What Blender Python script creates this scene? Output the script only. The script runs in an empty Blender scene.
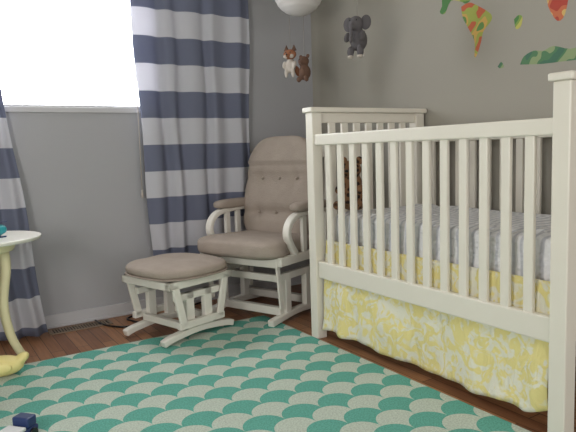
import bpy, bmesh, math, random
from mathutils import Vector, Matrix, noise, Euler
random.seed(4)
S=bpy.context.scene
col=S.collection
S.view_settings.view_transform='Standard'
S.view_settings.look='None'

# ---------------- materials ----------------
def lin(c):
    return tuple(((v/255)/12.92 if v/255<=0.04045 else ((v/255+0.055)/1.055)**2.4) for v in c)+(1,)
def nodes(name):
    m=bpy.data.materials.new(name); m.use_nodes=True
    nt=m.node_tree; b=nt.nodes['Principled BSDF']
    return m,nt,b
def N(nt,t,**kw):
    n=nt.nodes.new(t)
    for k,v in kw.items(): setattr(n,k,v)
    return n
def plain(name,c,rough=.5,var=.08,scale=8,bump=0,bscale=60,spec=.5,trans=0,metal=0):
    m,nt,b=nodes(name)
    tc=N(nt,'ShaderNodeTexCoord'); no=N(nt,'ShaderNodeTexNoise'); no.inputs['Scale'].default_value=scale; no.inputs['Detail'].default_value=4
    nt.links.new(tc.outputs['Object'],no.inputs['Vector'])
    mx=N(nt,'ShaderNodeMix',data_type='RGBA')
    c=lin(c)
    mx.inputs[6].default_value=tuple(v*(1-var) for v in c[:3])+(1,)
    mx.inputs[7].default_value=tuple(min(1,v*(1+var)) for v in c[:3])+(1,)
    nt.links.new(no.outputs['Fac'],mx.inputs[0]); nt.links.new(mx.outputs[2],b.inputs['Base Color'])
    b.inputs['Roughness'].default_value=rough; b.inputs['Specular IOR Level'].default_value=spec; b.inputs['Metallic'].default_value=metal
    if bump:
        n2=N(nt,'ShaderNodeTexNoise'); n2.inputs['Scale'].default_value=bscale; n2.inputs['Detail'].default_value=3
        nt.links.new(tc.outputs['Object'],n2.inputs['Vector'])
        bp=N(nt,'ShaderNodeBump'); bp.inputs['Strength'].default_value=bump; bp.inputs['Distance'].default_value=.01
        nt.links.new(n2.outputs['Fac'],bp.inputs['Height']); nt.links.new(bp.outputs['Normal'],b.inputs['Normal'])
    return m
M={}
M['wall']=plain('wall_paint',(165,160,149),.9,.03,2,.12,220)
M['wallb']=plain('wall_paint_haze_tint',(168,167,170),.9,.03,2,.12,220)  # bluish haze from the bright window mixed into the back wall colour
M['ceil']=plain('ceiling_paint',(215,213,208),.95)
M['white']=plain('white_paint',(226,221,211),.35,.03,5)
M['trim']=plain('trim_paint',(190,188,190),.5,.03)
M['crib']=plain('crib_paint',(228,222,209),.35,.03,5)
M['cush']=plain('cushion_fabric',(166,153,142),.95,.14,14,.5,160,.1)
M['dark']=plain('dark_metal',(40,36,34),.6)
M['str']=plain('string',(150,145,138),.9)
M['paper']=plain('paper',(205,200,196),.95,.03,20)
M['black']=plain('black_plastic',(20,18,18),.3)
M['teal']=plain('teal_plastic',(40,150,160),.4)
M['yellow']=plain('yellow_rubber',(238,222,150),.45)
M['cream']=plain('cream_paint',(225,215,175),.45)
M['orange']=plain('orange_felt',(150,98,70),.95,.15,40)
M['felt']=plain('white_felt',(190,180,170),.95,.1,40)
M['grey']=plain('grey_felt',(92,88,90),.95,.15,40)
M['brown']=plain('brown_felt',(100,74,60),.95,.2,40)
M['navy']=plain('navy_plastic',(38,55,100),.4)
M['whitep']=plain('white_plastic',(215,215,215),.4)
M['chrome']=plain('brushed_steel',(170,170,172),.35,.05,8,metal=1)
M['vent']=plain('vent_metal',(125,106,88),.45)

def spotted():
    m,nt,b=nodes('spotted_plush'); tc=N(nt,'ShaderNodeTexCoord'); v=N(nt,'ShaderNodeTexVoronoi'); v.inputs['Scale'].default_value=38
    nt.links.new(tc.outputs['Object'],v.inputs['Vector'])
    r=N(nt,'ShaderNodeValToRGB'); r.color_ramp.elements[0].position=.3; r.color_ramp.elements[0].color=lin((42,30,24)); r.color_ramp.elements[1].position=.5; r.color_ramp.elements[1].color=lin((128,92,64))
    nt.links.new(v.outputs['Distance'],r.inputs[0]); nt.links.new(r.outputs[0],b.inputs['Base Color']); b.inputs['Roughness'].default_value=.95
    return m
M['spot']=spotted()

def wood_floor():
    m,nt,b=nodes('oak_floor'); g=N(nt,'ShaderNodeNewGeometry'); mp=N(nt,'ShaderNodeMapping'); mp.inputs['Rotation'].default_value=(0,0,math.pi/2)
    nt.links.new(g.outputs['Position'],mp.inputs['Vector'])
    br=N(nt,'ShaderNodeTexBrick'); br.inputs['Scale'].default_value=1; br.inputs['Brick Width'].default_value=.9; br.inputs['Row Height'].default_value=.062
    br.inputs['Mortar Size'].default_value=.0018; br.inputs['Mortar Smooth'].default_value=.3; br.inputs['Bias'].default_value=0
    br.inputs['Color1'].default_value=lin((172,122,84)); br.inputs['Color2'].default_value=lin((126,82,56)); br.inputs['Mortar'].default_value=lin((38,24,18))
    nt.links.new(mp.outputs[0],br.inputs['Vector'])
    m2=N(nt,'ShaderNodeMapping'); m2.inputs['Scale'].default_value=(60,3,1); nt.links.new(g.outputs['Position'],m2.inputs['Vector'])
    no=N(nt,'ShaderNodeTexNoise'); no.inputs['Scale'].default_value=1.5; no.inputs['Detail'].default_value=6; nt.links.new(m2.outputs[0],no.inputs['Vector'])
    mx=N(nt,'ShaderNodeMix',data_type='RGBA',blend_type='MULTIPLY'); mx.inputs[0].default_value=.6
    r=N(nt,'ShaderNodeValToRGB'); r.color_ramp.elements[0].position=.3; r.color_ramp.elements[0].color=(.45,.4,.38,1); r.color_ramp.elements[1].position=.7
    nt.links.new(no.outputs['Fac'],r.inputs[0]); nt.links.new(br.outputs['Color'],mx.inputs[6]); nt.links.new(r.outputs[0],mx.inputs[7]); nt.links.new(mx.outputs[2],b.inputs['Base Color'])
    b.inputs['Roughness'].default_value=.36; b.inputs['Specular IOR Level'].default_value=.45
    return m
M['floor']=wood_floor()

def math_n(nt,op,a,b_=None):
    n=N(nt,'ShaderNodeMath',operation=op)
    for i,v in enumerate((a,b_)):
        if v is None: continue
        if isinstance(v,(int,float)): n.inputs[i].default_value=v
        else: nt.links.new(v,n.inputs[i])
    return n.outputs[0]

def rug_mat():
    # fish-scale pattern: rows of overlapping discs, rows alternate teal / pale mint
    m,nt,b=nodes('scalloped_rug'); g=N(nt,'ShaderNodeNewGeometry'); sp=N(nt,'ShaderNodeSeparateXYZ'); nt.links.new(g.outputs['Position'],sp.inputs[0])
    W=.16; h=.08
    X=math_n(nt,'DIVIDE',math_n(nt,'ADD',sp.outputs[0],10.0),W); Y=math_n(nt,'DIVIDE',math_n(nt,'ADD',sp.outputs[1],10.0),h)
    j0=math_n(nt,'FLOOR',Y)
    fy=math_n(nt,'SUBTRACT',Y,j0)
    par=math_n(nt,'MODULO',j0,2.0)
    xs=math_n(nt,'ADD',X,math_n(nt,'MULTIPLY',par,.5))
    fx=math_n(nt,'SUBTRACT',math_n(nt,'FRACT',xs),.5)
    dx=math_n(nt,'MULTIPLY',fx,W/h)
    d2=math_n(nt,'ADD',math_n(nt,'MULTIPLY',dx,dx),math_n(nt,'MULTIPLY',fy,fy))
    inside=math_n(nt,'LESS_THAN',d2,1.0)
    row=math_n(nt,'SUBTRACT',math_n(nt,'ADD',j0,1.0),inside)
    tone=math_n(nt,'MODULO',row,2.0)
    no=N(nt,'ShaderNodeTexNoise'); no.inputs['Scale'].default_value=160; no.inputs['Detail'].default_value=2; nt.links.new(g.outputs['Position'],no.inputs['Vector'])
    mx=N(nt,'ShaderNodeMix',data_type='RGBA'); nt.links.new(tone,mx.inputs[0]); mx.inputs[6].default_value=lin((198,208,194)); mx.inputs[7].default_value=lin((108,176,160))
    m2=N(nt,'ShaderNodeMix',data_type='RGBA',blend_type='MULTIPLY'); m2.inputs[0].default_value=.5
    r=N(nt,'ShaderNodeValToRGB'); r.color_ramp.elements[0].position=.35; r.color_ramp.elements[0].color=(.5,.5,.5,1); r.color_ramp.elements[1].position=.6
    nt.links.new(no.outputs['Fac'],r.inputs[0]); nt.links.new(mx.outputs[2],m2.inputs[6]); nt.links.new(r.outputs[0],m2.inputs[7])
    nt.links.new(m2.outputs[2],b.inputs['Base Color']); b.inputs['Roughness'].default_value=1; b.inputs['Specular IOR Level'].default_value=.05
    bp=N(nt,'ShaderNodeBump'); bp.inputs['Strength'].default_value=.6; bp.inputs['Distance'].default_value=.004; nt.links.new(no.outputs['Fac'],bp.inputs['Height']); nt.links.new(bp.outputs['Normal'],b.inputs['Normal'])
    return m
M['rug']=rug_mat()

def curtain_mat():
    m,nt,b=nodes('striped_curtain'); g=N(nt,'ShaderNodeNewGeometry'); sp=N(nt,'ShaderNodeSeparateXYZ'); nt.links.new(g.outputs['Position'],sp.inputs[0])
    t=math_n(nt,'DIVIDE',math_n(nt,'ADD',sp.outputs[2],.158*4-.382),.158)
    par=math_n(nt,'MODULO',math_n(nt,'FLOOR',t),2.0)
    mx=N(nt,'ShaderNodeMix',data_type='RGBA'); nt.links.new(par,mx.inputs[0]); mx.inputs[6].default_value=lin((214,213,219)); mx.inputs[7].default_value=lin((126,130,150))
    nt.links.new(mx.outputs[2],b.inputs['Base Color']); b.inputs['Roughness'].default_value=.95; b.inputs['Specular IOR Level'].default_value=.1
    tr=N(nt,'ShaderNodeBsdfTranslucent'); nt.links.new(mx.outputs[2],tr.inputs[0])
    ms=N(nt,'ShaderNodeMixShader'); ms.inputs[0].default_value=.3
    nt.links.new(b.outputs[0],ms.inputs[1]); nt.links.new(tr.outputs[0],ms.inputs[2]); nt.links.new(ms.outputs[0],nt.nodes['Material Output'].inputs[0])
    return m
M['curt']=curtain_mat()

def skirt_mat():
    m,nt,b=nodes('floral_skirt'); tc=N(nt,'ShaderNodeTexCoord')
    n1=N(nt,'ShaderNodeTexNoise'); n1.inputs['Scale'].default_value=17; n1.inputs['Detail'].default_value=2.5; n1.inputs['Distortion'].default_value=1.6
    nt.links.new(tc.outputs['Object'],n1.inputs['Vector'])
    r=N(nt,'ShaderNodeValToRGB'); r.color_ramp.elements[0].position=.44; r.color_ramp.elements[0].color=lin((230,226,208)); r.color_ramp.elements[1].position=.54; r.color_ramp.elements[1].color=lin((232,218,148))
    nt.links.new(n1.outputs['Fac'],r.inputs[0]); nt.links.new(r.outputs[0],b.inputs['Base Color']); b.inputs['Roughness'].default_value=.9
    mp=N(nt,'ShaderNodeMapping'); mp.inputs['Scale'].default_value=(9,9,4); nt.links.new(tc.outputs['Object'],mp.inputs['Vector'])
    n2=N(nt,'ShaderNodeTexNoise'); n2.inputs['Scale'].default_value=1.6; n2.inputs['Detail'].default_value=4; n2.inputs['Distortion'].default_value=.8; nt.links.new(mp.outputs[0],n2.inputs['Vector'])
    bp=N(nt,'ShaderNodeBump'); bp.inputs['Strength'].default_value=.8; bp.inputs['Distance'].default_value=.03; nt.links.new(n2.outputs['Fac'],bp.inputs['Height']); nt.links.new(bp.outputs['Normal'],b.inputs['Normal'])
    return m
M['skirt']=skirt_mat()

def sheet_mat():
    m,nt,b=nodes('striped_sheet'); tc=N(nt,'ShaderNodeTexCoord')
    n=N(nt,'ShaderNodeTexNoise'); n.inputs['Scale'].default_value=12; nt.links.new(tc.outputs['Object'],n.inputs['Vector'])
    w=N(nt,'ShaderNodeTexWave',bands_direction='Y'); w.inputs['Scale'].default_value=9; w.inputs['Distortion'].default_value=1.5; w.inputs['Detail'].default_value=1
    nt.links.new(tc.outputs['Object'],w.inputs['Vector'])
    r=N(nt,'ShaderNodeValToRGB'); r.color_ramp.elements[0].position=.1; r.color_ramp.elements[0].color=lin((196,196,203)); r.color_ramp.elements[1].position=.45; r.color_ramp.elements[1].color=lin((232,231,233))
    nt.links.new(w.outputs['Fac'],r.inputs[0]); nt.links.new(r.outputs[0],b.inputs['Base Color']); b.inputs['Roughness'].default_value=.9
    n2=N(nt,'ShaderNodeTexNoise'); n2.inputs['Scale'].default_value=40; nt.links.new(tc.outputs['Object'],n2.inputs['Vector'])
    bp=N(nt,'ShaderNodeBump'); bp.inputs['Strength'].default_value=1; bp.inputs['Distance'].default_value=.012; nt.links.new(n2.outputs['Fac'],bp.inputs['Height']); nt.links.new(bp.outputs['Normal'],b.inputs['Normal'])
    return m
M['matt']=sheet_mat()

def decal_mat(name,cols,scale=9):
    m,nt,b=nodes(name); tc=N(nt,'ShaderNodeTexCoord'); v=N(nt,'ShaderNodeTexNoise'); v.inputs['Scale'].default_value=scale; v.inputs['Detail'].default_value=1
    nt.links.new(tc.outputs['Object'],v.inputs['Vector']); r=N(nt,'ShaderNodeValToRGB'); r.color_ramp.interpolation='CONSTANT'
    cr=r.color_ramp; cr.elements[0].position=0; cr.elements[0].color=lin(cols[0]); cr.elements[1].position=.45; cr.elements[1].color=lin(cols[1])
    for i,c in enumerate(cols[2:]):
        e=cr.elements.new(.55+.08*i); e.color=lin(c)
    nt.links.new(v.outputs['Fac'],r.inputs[0]); nt.links.new(r.outputs[0],b.inputs['Base Color']); b.inputs['Roughness'].default_value=.7
    return m
M['dgreen']=decal_mat('green_sticker',[(80,130,72),(130,160,78),(195,188,100)])
M['dsouth']=decal_mat('south_sticker',[(190,95,62),(160,168,80),(205,165,88),(100,140,76)],11)
M['dred']=decal_mat('red_sticker',[(180,70,54),(200,112,74),(215,182,110)],10)
M['dpole']=decal_mat('pole_sticker',[(72,115,92),(85,128,90),(145,162,118)],12)

def emis(name,c,s):
    m,nt,b=nodes(name); b.inputs['Base Color'].default_value=(.8,.8,.8,1); b.inputs['Emission Color'].default_value=c; b.inputs['Emission Strength'].default_value=s
    return m
M['sky']=emis('bright_window_glass',(.93,.96,1,1),11.0)

# ---------------- helpers ----------------
def link(o,parent=None):
    col.objects.link(o)
    if parent is not None: o.parent=parent
    return o
def root(name,label,cat,loc=(0,0,0),rz=0,group=None):
    o=bpy.data.objects.new(name,None); o.empty_display_size=.05; o.location=loc; o.rotation_euler=(0,0,rz)
    col.objects.link(o); tag(o,label,cat,group); return o
def tag(o,label,cat,group=None,kind=None):
    o['label']=label; o['category']=cat
    if group: o['group']=group
    if kind: o['kind']=kind
    return o
def fin(name,bm,mat,parent=None,loc=(0,0,0),rot=(0,0,0),bevel=0,smooth=False,seg=2):
    bmesh.ops.recalc_face_normals(bm,faces=bm.faces)
    me=bpy.data.meshes.new(name); bm.to_mesh(me); bm.free()
    me.materials.append(mat)
    if smooth:
        for p in me.polygons: p.use_smooth=True
    o=bpy.data.objects.new(name,me); o.location=loc; o.rotation_euler=rot; link(o,parent)
    if bevel:
        b=o.modifiers.new('bevel','BEVEL'); b.width=bevel; b.segments=seg; b.limit_method='ANGLE'
    return o
def addbox(bm,lo,hi):
    v=[bm.verts.new((x,y,z)) for x in (lo[0],hi[0]) for y in (lo[1],hi[1]) for z in (lo[2],hi[2])]
    for f in ((0,1,3,2),(4,6,7,5),(0,4,5,1),(2,3,7,6),(0,2,6,4),(1,5,7,3)): bm.faces.new([v[i] for i in f])
def boxes(name,lst,mat,parent=None,bevel=.004,**k):
    bm=bmesh.new()
    for lo,hi in lst: addbox(bm,lo,hi)
    return fin(name,bm,mat,parent,bevel=bevel,**k)
def extr(name,pts,axis,a,b,mat,parent=None,bevel=.004,smooth=False,**k):
    """2D outline extruded between a and b along axis ('x','y','z')"""
    bm=bmesh.new()
    def P(p,t): return {'x':(t,p[0],p[1]),'y':(p[0],t,p[1]),'z':(p[0],p[1],t)}[axis]
    A=[bm.verts.new(P(p,a)) for p in pts]; B=[bm.verts.new(P(p,b)) for p in pts]
    bm.faces.new(A); bm.faces.new(B[::-1]); n=len(pts)
    for i in range(n): bm.faces.new((A[i],A[(i+1)%n],B[(i+1)%n],B[i]))
    return fin(name,bm,mat,parent,bevel=bevel,smooth=smooth,**k)
def strip(path,w):
    """outline of a bar of width w following 2D path"""
    L=[];R=[]
    for i,p in enumerate(path):
        a=Vector(path[max(0,i-1)]);b=Vector(path[min(len(path)-1,i+1)]);t=(b-a).normalized();n=Vector((-t.y,t.x))
        ww=w[i] if isinstance(w,(list,tuple)) else w
        L.append(tuple(Vector(p)+n*ww/2)); R.append(tuple(Vector(p)-n*ww/2))
    return L+R[::-1]
def smoothpath(pts,n=6):
    out=[]
    P=[pts[0]]+list(pts)+[pts[-1]]
    for i in range(1,len(P)-2):
        p0,p1,p2,p3=[Vector(q) for q in P[i-1:i+3]]
        for k in range(n):
            t=k/n
            out.append(tuple(.5*((2*p1)+(p2-p0)*t+(2*p0-5*p1+4*p2-p3)*t*t+(3*p1-p0-3*p2+p3)*t**3)))
    out.append(tuple(pts[-1])); return out
def tube(name,pts,r,mat,parent=None,seg=8,**k):
    bm=bmesh.new(); rings=[]
    for i,p in enumerate(pts):
        a=Vector(pts[max(0,i-1)]);b=Vector(pts[min(len(pts)-1,i+1)]);t=(b-a).normalized()
        up=Vector((0,0,1)) if abs(t.z)<.9 else Vector((1,0,0))
        u=t.cross(up).normalized();v=t.cross(u).normalized(); rr=r[i] if isinstance(r,(list,tuple)) else r
        rings.append([bm.verts.new(Vector(p)+u*rr*math.cos(2*math.pi*j/seg)+v*rr*math.sin(2*math.pi*j/seg)) for j in range(seg)])
    for A,B in zip(rings,rings[1:]):
        for j in range(seg): bm.faces.new((A[j],A[(j+1)%seg],B[(j+1)%seg],B[j]))
    bm.faces.new(rings[0][::-1]); bm.faces.new(rings[-1])
    return fin(name,bm,mat,parent,smooth=True,**k)
def spow(v,e): return math.copysign(abs(v)**e,v)
def superell(name,rad,e1,e2,mat,parent=None,fn=None,nu=64,nv=32,**k):
    bm=bmesh.new(); rows=[]
    for i in range(1,nv):
        ph=-math.pi/2+math.pi*i/nv; row=[]
        for j in range(nu):
            th=2*math.pi*j/nu
            p=Vector((rad[0]*spow(math.cos(ph),e1)*spow(math.cos(th),e2),rad[1]*spow(math.cos(ph),e1)*spow(math.sin(th),e2),rad[2]*spow(math.sin(ph),e1)))
            row.append(bm.verts.new(fn(p) if fn else p))
        rows.append(row)
    for A,B in zip(rows,rows[1:]):
        for j in range(nu): bm.faces.new((A[j],A[(j+1)%nu],B[(j+1)%nu],B[j]))
    lo=Vector((0,0,-rad[2])); hi=Vector((0,0,rad[2]))
    b=bm.verts.new(fn(lo) if fn else lo); t=bm.verts.new(fn(hi) if fn else hi)
    for j in range(nu):
        bm.faces.new((b,rows[0][(j+1)%nu],rows[0][j])); bm.faces.new((t,rows[-1][j],rows[-1][(j+1)%nu]))
    return fin(name,bm,mat,parent,smooth=True,**k)
def blob(name,parts,mat,parent=None,voxel=.006,**k):
    """ellipsoids fused into one continuous surface; parts: (centre, radii[, euler])"""
    bm=bmesh.new()
    for q in parts:
        c,r=q[0],q[1]; e=q[2] if len(q)>2 else (0,0,0)
        mt=Matrix.Translation(c)@Euler(e).to_matrix().to_4x4()@Matrix.Diagonal((r[0],r[1],r[2],1))
        bmesh.ops.create_uvsphere(bm,u_segments=20,v_segments=12,radius=1,matrix=mt)
    o=fin(name,bm,mat,parent,smooth=True,**k)
    m=o.modifiers.new('fuse','REMESH'); m.mode='VOXEL'; m.voxel_size=voxel; m.use_smooth_shade=True
    s=o.modifiers.new('soften','SMOOTH'); s.iterations=4; s.factor=.5
    return o
def sphere(name,c,r,mat,parent=None):
    bm=bmesh.new(); r=(r,r,r) if isinstance(r,(int,float)) else r
    bmesh.ops.create_uvsphere(bm,u_segments=24,v_segments=16,radius=1,matrix=Matrix.Translation(c)@Matrix.Diagonal((r[0],r[1],r[2],1)))
    return fin(name,bm,mat,parent,smooth=True)
def struct(o): o['kind']='structure'; return o

# ---------------- room ----------------
X0=-3.6; Y0=-5.2; ZC=2.4; XW=-.045
struct(boxes('floor',[((X0-.1,Y0,-.1),(.1,.12,0))],M['floor'],bevel=0))
struct(boxes('ceiling',[((X0-.1,Y0,ZC),(.1,.12,ZC+.1))],M['ceil'],bevel=0))
wx0,wx1,wz0,wz1=-2.75,-1.235,1.235,2.06
struct(boxes('wall_back',[((X0,0,0),(wx0,.12,ZC)),((wx1,0,0),(XW,.12,ZC)),((wx0,0,0),(wx1,.12,wz0)),((wx0,0,wz1),(wx1,.12,ZC))],M['wallb'],bevel=0))
struct(boxes('wall_right',[((XW,Y0,0),(XW+.1,.12,ZC))],M['wall'],bevel=0))
struct(boxes('wall_left',[((X0-.1,Y0,0),(X0,.12,ZC))],M['wall'],bevel=0))
struct(boxes('baseboard_back',[((X0,-.013,0),(XW-.013,0,.075)),((X0,-.02,0),(XW-.013,0,.018))],M['trim'],bevel=.003))
struct(boxes('baseboard_right',[((XW-.013,Y0,0),(XW,0,.075)),((XW-.02,Y0,0),(XW,0,.018))],M['trim'],bevel=.003))
# window
w=struct(boxes('window_1',[((wx0-.06,-.01,wz0-.03),(wx1+.06,.0,wz0)),((wx0,0,wz0),(wx0+.025,.05,wz1)),((wx1-.025,0,wz0),(wx1,.05,wz1)),
   ((wx0,0,wz0),(wx1,.05,wz0+.012)),((wx0,0,wz1-.03),(wx1,.05,wz1))],M['trim'],bevel=.003))
g=boxes('window_glass',[((wx0+.02,.02,wz0+.008),(wx1-.02,.03,wz1-.025))],M['sky'],w,bevel=0)

# ---------------- curtains ----------------
def curtain(label,x0,x1,z0,z1,seed,edge=lambda z:(0,0),yc=-.07,folds=7,drop=None):
    bm=bmesh.new(); nx,nz=150,50; rnd=random.Random(seed); ph=[rnd.random()*6 for _ in range(4)]
    g=[]
    for i in range(nz+1):
        row=[]
        for j in range(nx+1):
            u=j/nx; z=z0+(z1-z0)*i/nz
            k=1-(z-z0)/(z1-z0)
            e=edge(z)
            x=(x0+e[0])+(x1+e[1]-x0-e[0])*u
            a=.013+.012*k
            uu=u+.02*math.sin(3*u*6+ph[0])+.012*k*math.sin(5*u+ph[1]+k*2)
            y=yc+a*math.sin(2*math.pi*folds*uu+ph[2])+.18*a*math.sin(2*math.pi*folds*1.9*uu+ph[3]+k)
            row.append(bm.verts.new((x+.006*math.sin(7*z+9*u),y+(drop(z) if drop else 0),z)))
        g.append(row)
    for A,B in zip(g,g[1:]):
        for j in range(nx): bm.faces.new((A[j],A[j+1],B[j+1],B[j]))
    o=fin('curtain',bm,M['curt'],smooth=True)
    s=o.modifiers.new('solid','SOLIDIFY'); s.thickness=.002
    tag(o,label,'curtain',group='striped window curtains'); return o
curtain('blue-grey and white striped curtain hanging beside the armchair',-1.30,-.60,.30,1.975,3,edge=lambda z:(-.035*(z-.3),.03*(z-1)),folds=5)
curtain('striped curtain reaching the floor behind the side table',-2.85,-2.08,.02,1.975,9,edge=lambda z:(0,.14*max(0,(1.5-z)/1.5)**.8),folds=7,drop=lambda z:-.10*max(0,1-z/1.0))
r=root('curtain_rod','brushed steel curtain rod above the window','curtain rod',(-1.7,-.07,1.99))
tube('rod',[(-1.25,0,0),(1.13,0,0)],.011,M['chrome'],r)
sphere('finial',(1.15,0,0),.025,M['chrome'],r); sphere('finial',(-1.27,0,0),.025,M['chrome'],r)
for bx in (-1.22,1.11):
    boxes('bracket',[((bx-.012,-.0,-.02),(bx+.012,.07,.0)),((bx-.015,.06,-.14),(bx+.015,.07,.03))],M['chrome'],r,bevel=.002)
r=root('blind_cord','thin white pull cord hanging beside the curtain','cord',(-1.335,-.035,1.3))
tube('cord',[(0,.01,.72),(0,0,.3),(.004,0,0),(.0,0,-.55)],.0028,M['felt'],r)
tube('tassel',[(0,0,-.55),(0,0,-.58),(0,0,-.6)],[.003,.008,.006],M['felt'],r)

# ---------------- floor vent and power cord ----------------
r=root('floor_vent','brown metal floor vent grille beside the baseboard','vent',(-1.76,-.10,0))
boxes('vent_frame',[((-.17,-.055,0),(.17,-.041,.006)),((-.17,.041,0),(.17,.055,.006)),((-.17,-.041,0),(-.156,.041,.006)),((.156,-.041,0),(.17,.041,.006))],M['vent'],r,bevel=.001)
boxes('vent_duct',[((-.156,-.041,0),(.156,.041,.001))],M['dark'],r,bevel=0)
boxes('vent_grille',[((-.153+.0153*i,-.041,.001),(-.146+.0153*i,.041,.005)) for i in range(20)],M['vent'],r,bevel=0)
o=tube('power_cord',smoothpath([(-1.66,-.03,.006),(-1.64,-.16,.006),(-1.56,-.27,.006),(-1.47,-.25,.006),(-1.50,-.12,.006),(-1.40,-.08,.006),(-1.28,-.2,.006),(-1.15,-.12,.006),(-1.0,-.05,.006)],8),.0055,M['black'])
tag(o,'thin black power cord lying on the wood floor','cord')

# ---------------- rug ----------------
o=boxes('area_rug',[((-3.4,-3.3,.0),(-.83,-.56,.006))],M['rug'],bevel=.002)
tag(o,'teal and mint fish-scale patterned area rug','rug')

# ---------------- crib ----------------
yA=-1.04; yB=-2.43; xF=-.825; xK=-.068; PW=.058
cr=root('baby_crib','off-white painted wooden crib with slatted sides','crib',(xF/2,-1.73,0))
cx,cy=xF/2,-1.73
def cb(name,lst,parent=cr,bevel=.004,mat=None,**k):
    return boxes(name,[((a[0]-cx,a[1]-cy,a[2]),(b[0]-cx,b[1]-cy,b[2])) for a,b in lst],mat or M['crib'],parent,bevel=bevel,**k)
for (px,py) in ((xF,yA-PW),(xF,yB),(xK-PW,yA-PW),(xK-PW,yB)):
    cb('post',[((px,py,0),(px+PW,py+PW,1.135))])
for (py,) in ((yA-PW,),(yB,)):
    cb('cap_rail',[((xF-.012,py-.012,1.135),(xK+.012,py+PW+.012,1.16))],bevel=.006)
    cb('end_top_rail',[((xF+PW,py+.014,1.085),(xK-PW,py+PW-.014,1.135))])
    cb('end_bottom_rail',[((xF+PW,py+.014,.32),(xK-PW,py+PW-.014,.40))])
    n=7
    for i in range(n):
        x=xF+PW+(xK-xF-2*PW)*(i+1)/(n+1)
        cb('slat',[((x-.02,py+.021,.395),(x+.02,py+PW-.021,1.09))],bevel=.003)
for px in (xF,xK-PW):
    cb('side_top_rail',[((px+.008,yB+PW,.975),(px+PW-.008,yA-PW,1.028))],bevel=.006)
    cb('side_bottom_rail',[((px+.012,yB+PW,.315),(px+PW-.014,yA-PW,.40))],bevel=.006)
    n=13
    for i in range(n):
        y=yB+PW+(yA-yB-2*PW)*(i+1)/(n+1)
        cb('slat',[((px+.018,y-.018,.395),(px+PW-.022,y+.018,.98))],bevel=.004)
cb('mattress_support',[((xF+PW+.05,yB+PW+.03,.45),(xK-PW-.01,yA-PW-.03,.468))],mat=M['dark'])
def bump_m(p):
    n=noise.noise(p*14)*.008+noise.noise(Vector((p.x*30,p.y*30,p.z*4)))*.006
    return p+Vector((n,n*.5,n if p.z>0 else 0))
mx_=(xF+xK)/2
o=superell('crib_mattress',(.302,.615,.088),.22,.16,M['matt'],fn=bump_m,nu=260,nv=60,loc=(mx_-.002,cy,.559))
tag(o,'white mattress with a faintly grey-striped rumpled fitted sheet','mattress')
# skirt
bm=bmesh.new(); g=[]
ny,nz=260,28
for i in range(nz+1):
    row=[]
    for j in range(ny+1):
        u=j/ny; y=yA-PW-.015+(yB-yA+2*PW+.03)*u
        zb=.045+.010*math.sin(7*u+.5)+.004*math.sin(31*u)+(.03*max(0,u-.93)/.07)
        z=.505+(zb-.505)*(i/nz); k=i/nz
        x=xF+PW-.003+(-.042*k*(.6+.4*math.sin(6*u+1)))+.010*k*math.sin(26*u+2.5*math.sin(6*u))+.004*k*math.sin(61*u+3*k)
        x+=k*.022*noise.noise(Vector((y*9,z*6,1.3)))
        row.append(bm.verts.new((x-cx,y-cy,z)))
    g.append(row)
for A,B in zip(g,g[1:]):
    for j in range(ny): bm.faces.new((A[j],A[j+1],B[j+1],B[j]))
o=fin('crib_skirt',bm,M['skirt'],smooth=True,loc=(cx,cy,0)); sm=o.modifiers.new('s','SOLIDIFY'); sm.thickness=.002
tag(o,'pale yellow and cream floral fabric crib skirt','crib skirt')

# plush in crib
r=root('plush_leopard','brown spotted stuffed animal sitting on the crib mattress','stuffed animal',(-.66,-1.19,.657),math.radians(215))
blob('plush_body',[((0,0,.06),(.065,.07,.07)),((.0,0,.13),(.045,.05,.05)),((.015,0,.195),(.05,.052,.046)),((.062,0,.182),(.026,.03,.022)),
  ((.07,.05,.025),(.05,.024,.024)),((.07,-.05,.025),(.05,.024,.024)),((.045,.055,.1),(.03,.018,.018),(0,.7,0)),((.045,-.055,.1),(.03,.018,.018),(0,.7,0))],M['spot'],r,.007)
for s in (1,-1):
    sphere('ear',(-.0,.04*s,.238),(.012,.018,.02),M['spot'],r); sphere('eye',(.058,.02*s,.208),.006,M['black'],r)
sphere('nose',(.088,0,.19),(.006,.01,.007),M['black'],r)

# ---------------- glider chair ----------------
ang=math.radians(180+22)
ch=root('glider_armchair','beige cushioned glider armchair with a white wooden frame','armchair',(-.775,-.475,.004),ang)
# local +x is forward, +y is the chair's own left
def seatfn(p):
    q=p.copy()
    q.z+=.012*(p.x/.29) if p.z>0 else 0
    q.y*=1+.1*min(1,max(0,(p.x-.10)/.06))
    if p.z>0: q.z-=.008*math.exp(-((p.x+.02)**2+(p.y)**2)/.02)
    return q+Vector((0,0,.003*noise.noise(p*12)))
superell('seat_cushion',(.28,.275,.06),.55,.38,M['cush'],ch,fn=seatfn,nu=96,loc=(.025,0,.415))
tp=[(y,z) for z in (-.15,.06) for y in (-.13,0,.13)]
def backfn(p):
    q=p.copy()
    wd=1-.2*max(0,(p.z)/.34)**2
    q.y*=wd
    if p.x>0:
        d=0
        for (y,z) in tp: d+=math.exp(-((p.y-y)**2+(p.z-z)**2)/.0011)
        l=math.exp(-((p.z-.06)/.022)**2)+math.exp(-((p.z+.15)/.022)**2)
        q.x-=.028*min(1,d)+.014*min(1,l)
        if p.z>.15: q.x+=.018
    return q
superell('back_cushion',(.075,.265,.325),.5,.42,M['cush'],ch,fn=backfn,nu=120,nv=80,loc=(-.225,0,.715),rot=(0,-.22,0))
for (y,z) in tp:
    sphere('button',(-.225+.05*math.cos(.22)-z*math.sin(.22)-.004,y,.715+z*math.cos(.22)+.05*.2),.009,M['cush'],ch)
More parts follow.
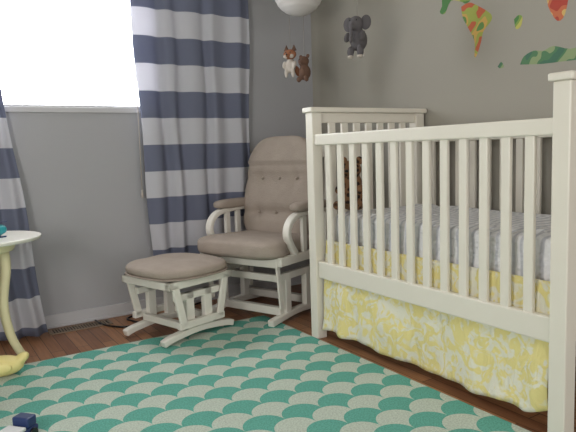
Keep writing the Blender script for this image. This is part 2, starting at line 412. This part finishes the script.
for s in (1,-1):
    Y=.285*s; 
    path=smoothpath([(-.27,.60),(-.15,.605),(-.02,.60),(.07,.585),(.125,.545),(.14,.49),(.11,.43),(.07,.38)],5)
    extr('arm',strip(path,.032),'y',Y-.022,Y+.022,M['white'],ch,bevel=.008)
    superell('arm_pad',(.165,.045,.028),.6,.5,M['cush'],ch,nu=40,nv=20,loc=(-.09,Y,.635))
    boxes('side_frame',[((-.27,Y-.015,.33),(.22,Y+.015,.38)),((-.28,Y-.015,.33),(-.235,Y+.015,.605)),((-.14,Y-.011,.38),(-.10,Y+.011,.59)),((-.04,Y-.011,.38),(.0,Y+.011,.59))],M['white'],ch,bevel=.005)
    Yi=.235*s
    base=extr('base_runner',strip(smoothpath([(-.27,.018),(-.2,.026),(0,.04),(.18,.026),(.25,.018)],4),[.036]*17),'y',Yi-.02,Yi+.02,M['white'],ch,bevel=.006)
    boxes('base_post',[((-.13,Yi-.018,.045),(-.08,Yi+.018,.27)),((.07,Yi-.018,.045),(.12,Yi+.018,.27)),((-.2,Yi-.016,.235),(.19,Yi+.016,.275))],M['white'],ch,bevel=.005)
    for x0,x1 in ((-.19,-.22),(.17,.20)):
        extr('swing_link',strip([(x0,.09),(x1,.36)],.03),'y',Y-.03*s-.006,Y-.03*s+.006,M['white'],ch,bevel=.003)
boxes('front_rail',[((.185,-.27,.32),(.22,.27,.375))],M['white'],ch,bevel=.006)
boxes('base_crossbar',[((.12,-.235,.04),(.16,.235,.085)),((-.18,-.235,.04),(-.14,.235,.085)),((.12,-.235,.225),(.15,.235,.265))],M['white'],ch,bevel=.005)
for y in (-.25,-.125,0,.125,.25):
    extr('back_slat',strip(smoothpath([(-.26,.36),(-.30,.6),(-.36,.93)],4),.02),'y',y-.018,y+.018,M['white'],ch,bevel=.003)
extr('back_top_rail',[(-.385,.90),(-.36,.905),(-.375,.99),(-.395,.985)],'y',-.24,.24,M['white'],ch,bevel=.005)

# ---------------- ottoman ----------------
ot=root('glider_ottoman','oval beige cushioned ottoman on a white glider frame','footstool',(-1.34,-.535,.004),math.radians(197))
def ofn(p): return p+Vector((0,0,.004*noise.noise(p*10)-(.006*math.exp(-(p.x**2+p.y**2)/.01) if p.z>0 else 0)))
superell('seat_cushion',(.235,.25,.042),.7,.72,M['cush'],ot,fn=ofn,loc=(0,0,.36))
superell('cushion_welt',(.241,.256,.010),.7,.72,M['cush'],ot,nv=10,loc=(0,0,.335))
boxes('seat_frame',[((-.21,-.2,.285),(.21,-.165,.325)),((-.21,.165,.285),(.21,.2,.325)),((-.21,-.2,.285),(-.175,.2,.325)),((.175,-.2,.285),(.21,.2,.325))],M['white'],ot,bevel=.005)
for s in (1,-1):
    Yi=.16*s
    extr('base_runner',strip(smoothpath([(-.235,.016+.004),(-.17,.03+.006),(0,.045+.006),(.17,.03+.006),(.235,.016+.004)],5),[.034]*21),'y',Yi-.02,Yi+.02,M['white'],ot,bevel=.006)
    boxes('base_post',[((-.085,Yi-.016,.06),(-.035,Yi+.016,.25)),((.035,Yi-.016,.06),(.085,Yi+.016,.25)),((-.15,Yi-.016,.215),(.15,Yi+.016,.25))],M['white'],ot,bevel=.004)
    Yo=.192*s
    for x0,x1 in ((-.12,-.17),(.12,.17)):
        extr('swing_link',strip([(x0,.09),(x1,.31)],.04),'y',Yo-.008,Yo+.008,M['white'],ot,bevel=.003)
    boxes('lower_link_rail',[((-.15,Yo-.02,.075),(.15,Yo+.008,.11))],M['white'],ot,bevel=.003)
boxes('base_crossbar',[((-.12,-.16,.065),(-.085,.16,.1)),((.085,-.16,.065),(.12,.16,.1))],M['white'],ot,bevel=.004)

# ---------------- side table with toy ----------------
st=root('side_table','small round white side table with curved cream legs','table',(-2.245,-.56,.004),.3)
bm=bmesh.new(); bmesh.ops.create_cone(bm,segments=64,radius1=.235,radius2=.243,depth=.018,cap_ends=True,matrix=Matrix.Translation((0,0,.600)))
fin('table_top',bm,M['white'],st,bevel=.006)
bm=bmesh.new(); bmesh.ops.create_cone(bm,segments=48,radius1=.12,radius2=.14,depth=.045,cap_ends=True,matrix=Matrix.Translation((0,0,.568)))
fin('apron',bm,M['cream'],st,bevel=.004)
for k in range(3):
    a=math.radians(3+120*k)
    P=smoothpath([(.08,.56),(.09,.45),(.065,.28),(.09,.12),(.145,.0)],6)
    tube('leg',[(p[0]*math.cos(a),p[0]*math.sin(a),p[1]+.012) for p in P],[.025-.007*i/len(P) for i in range(len(P))],M['cream'],st,seg=12)
tv=root('toy_helicopter','small teal plastic toy on the round side table','toy',(-2.20,-.60,.613),.4)
blob('toy_body',[((0,0,.03),(.045,.03,.028)),((-.05,0,.038),(.04,.01,.01)),((.03,0,.034),(.025,.026,.022))],M['teal'],tv,.004)
boxes('rotor_blade',[((-.06,-.007,.066),(.06,.007,.069)),((-.004,-.004,.05),(.004,.004,.068))],M['navy'],tv,bevel=.001)
boxes('skid',[((-.03,-.025,0),(.04,-.019,.006)),((-.03,.019,0),(.04,.025,.006))],M['navy'],tv,bevel=.001)

# duck
dk=root('toy_duck','pale yellow toy duck on the floor beneath the side table','toy',(-2.225,-.66,0.006),math.radians(165))
blob('duck_body',[((0,0,.045),(.095,.06,.045)),((-.085,0,.07),(.035,.035,.022),(0,.6,0)),((.06,0,.11),(.04,.038,.038)),((.045,0,.08),(.034,.034,.034))],M['yellow'],dk,.006)
sphere('beak',(.1,0,.104),(.02,.018,.008),M['orange'],dk)
for s in (1,-1):
    sphere('eye',(.088,.02*s,.12),.006,M['black'],dk); sphere('wing',(-.005,.055*s,.05),(.045,.012,.025),M['yellow'],dk)
# toy truck
tk=root('toy_truck','dark blue and white toy truck standing on the rug','toy',(-2.27,-1.37,.006),math.radians(40))
boxes('toy_body',[((-.08,-.035,.018),(.08,.035,.04)),((.03,-.033,.04),(.075,.033,.075))],M['navy'],tk,bevel=.006)
boxes('toy_bed',[((-.08,-.036,.04),(.02,.036,.052))],M['whitep'],tk,bevel=.003)
for x in (-.05,.05):
    for s in (1,-1):
        bm=bmesh.new(); bmesh.ops.create_cone(bm,segments=24,radius1=.018,radius2=.018,depth=.014,cap_ends=True,matrix=Matrix.Translation((x,.036*s,.018))@Matrix.Rotation(math.pi/2,4,'X'))
        fin('wheel',bm,M['black'],tk,bevel=.002)

# ---------------- hanging lantern and toys ----------------
la=root('paper_lantern','round white paper lantern hanging above the armchair','lantern',(-.5,-.53,1.87))
def lfn(p):
    q=p.copy(); k=1+.012*math.cos(p.z/.15*40); q.x*=k;q.y*=k; return q
superell('lantern_shade',(.145,.145,.137),1,1,M['paper'],la,fn=lfn,nv=90)
tube('string',[(0,0,.13),(0,0,2.4-1.87)],.0016,M['str'],la,seg=6)
def hang(r,top,end=2.4):
    tube('string',[(0,0,top),(0,0,(end-r.location.z)/r.scale.z)],.0016,M['str'],r,seg=6)
fx=root('hanging_fox','orange and white felt fox toy hanging on a string','toy',(-.53,-.47,1.455),math.radians(215),group='hanging felt animals')
blob('fox_head',[((.008,0,.065),(.034,.04,.03)),((.04,0,.055),(.022,.014,.012))],M['orange'],fx,.005)
blob('fox_body',[((0,0,.0),(.03,.03,.045)),((.02,.022,-.045),(.012,.012,.028)),((.02,-.022,-.045),(.012,.012,.028)),((.02,.034,.005),(.011,.011,.026),(0,-.5,0)),((.02,-.034,.005),(.011,.011,.026),(0,-.5,0))],M['felt'],fx,.005)
blob('tail',[((-.03,.03,-.03),(.016,.016,.035),(0,.6,0))],M['orange'],fx,.005)
for s in (1,-1):
    bm=bmesh.new(); bmesh.ops.create_cone(bm,segments=12,radius1=.016,radius2=.001,depth=.034,cap_ends=True,matrix=Matrix.Translation((.0,.024*s,.105)))
    fin('ear',bm,M['brown'],fx); sphere('cheek',(.03,.018*s,.052),(.012,.014,.012),M['felt'],fx); sphere('eye',(.038,.014*s,.073),.004,M['black'],fx)
sphere('nose',(.062,0,.058),.005,M['black'],fx); hang(fx,.09,1.742)
hb=root('hanging_bear','small brown felt bear toy hanging on a string','toy',(-.485,-.55,1.42),math.radians(200),group='hanging felt animals')
hb.scale=(1.15,1.15,1.15)
blob('bear_body',[((0,0,-.01),(.03,.032,.04)),((.008,0,.045),(.026,.03,.026)),((.03,0,.038),(.012,.013,.01)),((.02,.024,-.045),(.014,.012,.016)),((.02,-.024,-.045),(.014,.012,.016))],M['brown'],hb,.005)
for s in (1,-1): sphere('ear',(0,.022*s,.07),(.006,.01,.01),M['brown'],hb); sphere('eye',(.032,.01*s,.053),.003,M['black'],hb)
sphere('belly',(.022,0,-.012),(.012,.02,.024),M['brown'],hb); hang(hb,.06,1.731)
ko=root('hanging_elephant','grey felt elephant toy hanging on a string above the crib','toy',(-.5,-1.06,1.53),math.radians(205),group='hanging felt animals')
ko.scale=(1.15,1.05,1.15)
blob('elephant_body',[((-.01,0,-.02),(.045,.042,.05)),((.015,0,.045),(.034,.036,.036)),((.05,0,.03),(.018,.013,.016)),((.064,0,.0),(.01,.01,.026)),((.07,0,-.03),(.009,.009,.018)),
  ((.025,.026,-.075),(.017,.017,.026)),((.025,-.026,-.075),(.017,.017,.026)),((.03,.04,-.01),(.016,.014,.03),(0,-.7,0)),((.03,-.04,-.01),(.016,.014,.03),(0,-.7,0))],M['grey'],ko,.005)
for s in (1,-1):
    sphere('ear',(.002,.046*s,.05),(.008,.028,.032),M['grey'],ko); sphere('eye',(.042,.018*s,.058),.004,M['black'],ko)
    sphere('foot_pad',(.027,.026*s,-.096),(.015,.015,.008),M['felt'],ko)
hang(ko,.075)

# ---------------- wall decals ----------------
def decal(pts,mat,label):
    s=smoothpath(pts+[pts[0]],3)[:-1]
    s=[(p[0]-.01,p[1]) for p in s]
    ym=sum(p[0] for p in s)/len(s); zm=sum(p[1] for p in s)/len(s)
    o=extr('wall_decal',[(p[0]-ym,p[1]-zm) for p in s],'x',-.0012,0,mat,bevel=0,loc=(XW-.0002,ym,zm)); tag(o,label,'wall sticker',group='world map wall stickers')
decal([(-1.10,1.95),(-1.20,1.72),(-1.185,1.66),(-1.22,1.645),(-1.26,1.70),(-1.33,1.68),(-1.36,1.665),(-1.39,1.68),(-1.36,1.73),(-1.45,1.80),(-1.55,1.95)],M['dgreen'],'green continent sticker from a world map wall decal')
decal([(-1.33,1.655),(-1.38,1.665),(-1.43,1.64),(-1.51,1.585),(-1.515,1.55),(-1.47,1.51),(-1.455,1.46),(-1.43,1.40),(-1.415,1.395),(-1.415,1.47),(-1.37,1.55),(-1.34,1.60)],M['dsouth'],'yellow-green and orange continent sticker with a pointed tip')
decal([(-1.66,1.86),(-1.95,1.86),(-2.04,1.72),(-1.93,1.6),(-1.90,1.50),(-1.865,1.48),(-1.82,1.55),(-1.79,1.66),(-1.68,1.70),(-1.64,1.77)],M['dred'],'red and orange continent sticker from a wall map')
decal([(-1.68,1.318),(-1.70,1.352),(-1.75,1.37),(-1.80,1.362),(-1.85,1.375),(-1.93,1.35),(-2.02,1.36),(-2.2,1.33),(-2.2,1.285),(-1.95,1.30),(-1.8,1.305)],M['dpole'],'dark green icy continent sticker with jagged top')
decal([(-1.555,1.325),(-1.575,1.345),(-1.59,1.32),(-1.57,1.315)],M['dpole'],'tiny green island wall sticker')
decal([(-1.645,1.53),(-1.67,1.545),(-1.69,1.53),(-1.68,1.49),(-1.655,1.485)],M['dgreen'],'tiny green animal wall sticker')

# ---------------- lights / world ----------------
W=bpy.data.worlds.new('World'); S.world=W; W.use_nodes=True
W.node_tree.nodes['Background'].inputs[0].default_value=(1,.99,.98,1); W.node_tree.nodes['Background'].inputs[1].default_value=1.75
def area(name,loc,tgt,size,e,c=(1,1,1)):
    l=bpy.data.lights.new(name,'AREA'); l.shape='RECTANGLE'; l.size=size[0]; l.size_y=size[1]; l.energy=e; l.color=c
    o=bpy.data.objects.new(name,l); o.location=loc; o.rotation_euler=(Vector(tgt)-Vector(loc)).to_track_quat('-Z','Y').to_euler(); link(o)
area('added_side_light',(-3.45,-2.7,1.15),(-.6,-1.3,1.0),(.7,.7),26,(1,.985,.96))  # added lamp on the left: lights the crib front, throws the elephant's shadow

# ---------------- camera ----------------
cam=bpy.data.cameras.new('camera'); co=bpy.data.objects.new('camera',cam); link(co); S.camera=co
yaw,pit,rol=.5641,-.11119,-.03263
fw=Vector((math.sin(yaw)*math.cos(pit),math.cos(yaw)*math.cos(pit),math.sin(pit))); rr=Vector((math.cos(yaw),-math.sin(yaw),0)); uu=rr.cross(fw)
r2=rr*math.cos(rol)+uu*math.sin(rol); u2=-rr*math.sin(rol)+uu*math.cos(rol)
co.matrix_world=Matrix(((r2.x,u2.x,-fw.x,-2.47325),(r2.y,u2.y,-fw.y,-3.45634),(r2.z,u2.z,-fw.z,.95363),(0,0,0,1)))
cam.sensor_fit='HORIZONTAL'; cam.sensor_width=36; cam.lens=36*584.914/576; cam.clip_start=.05
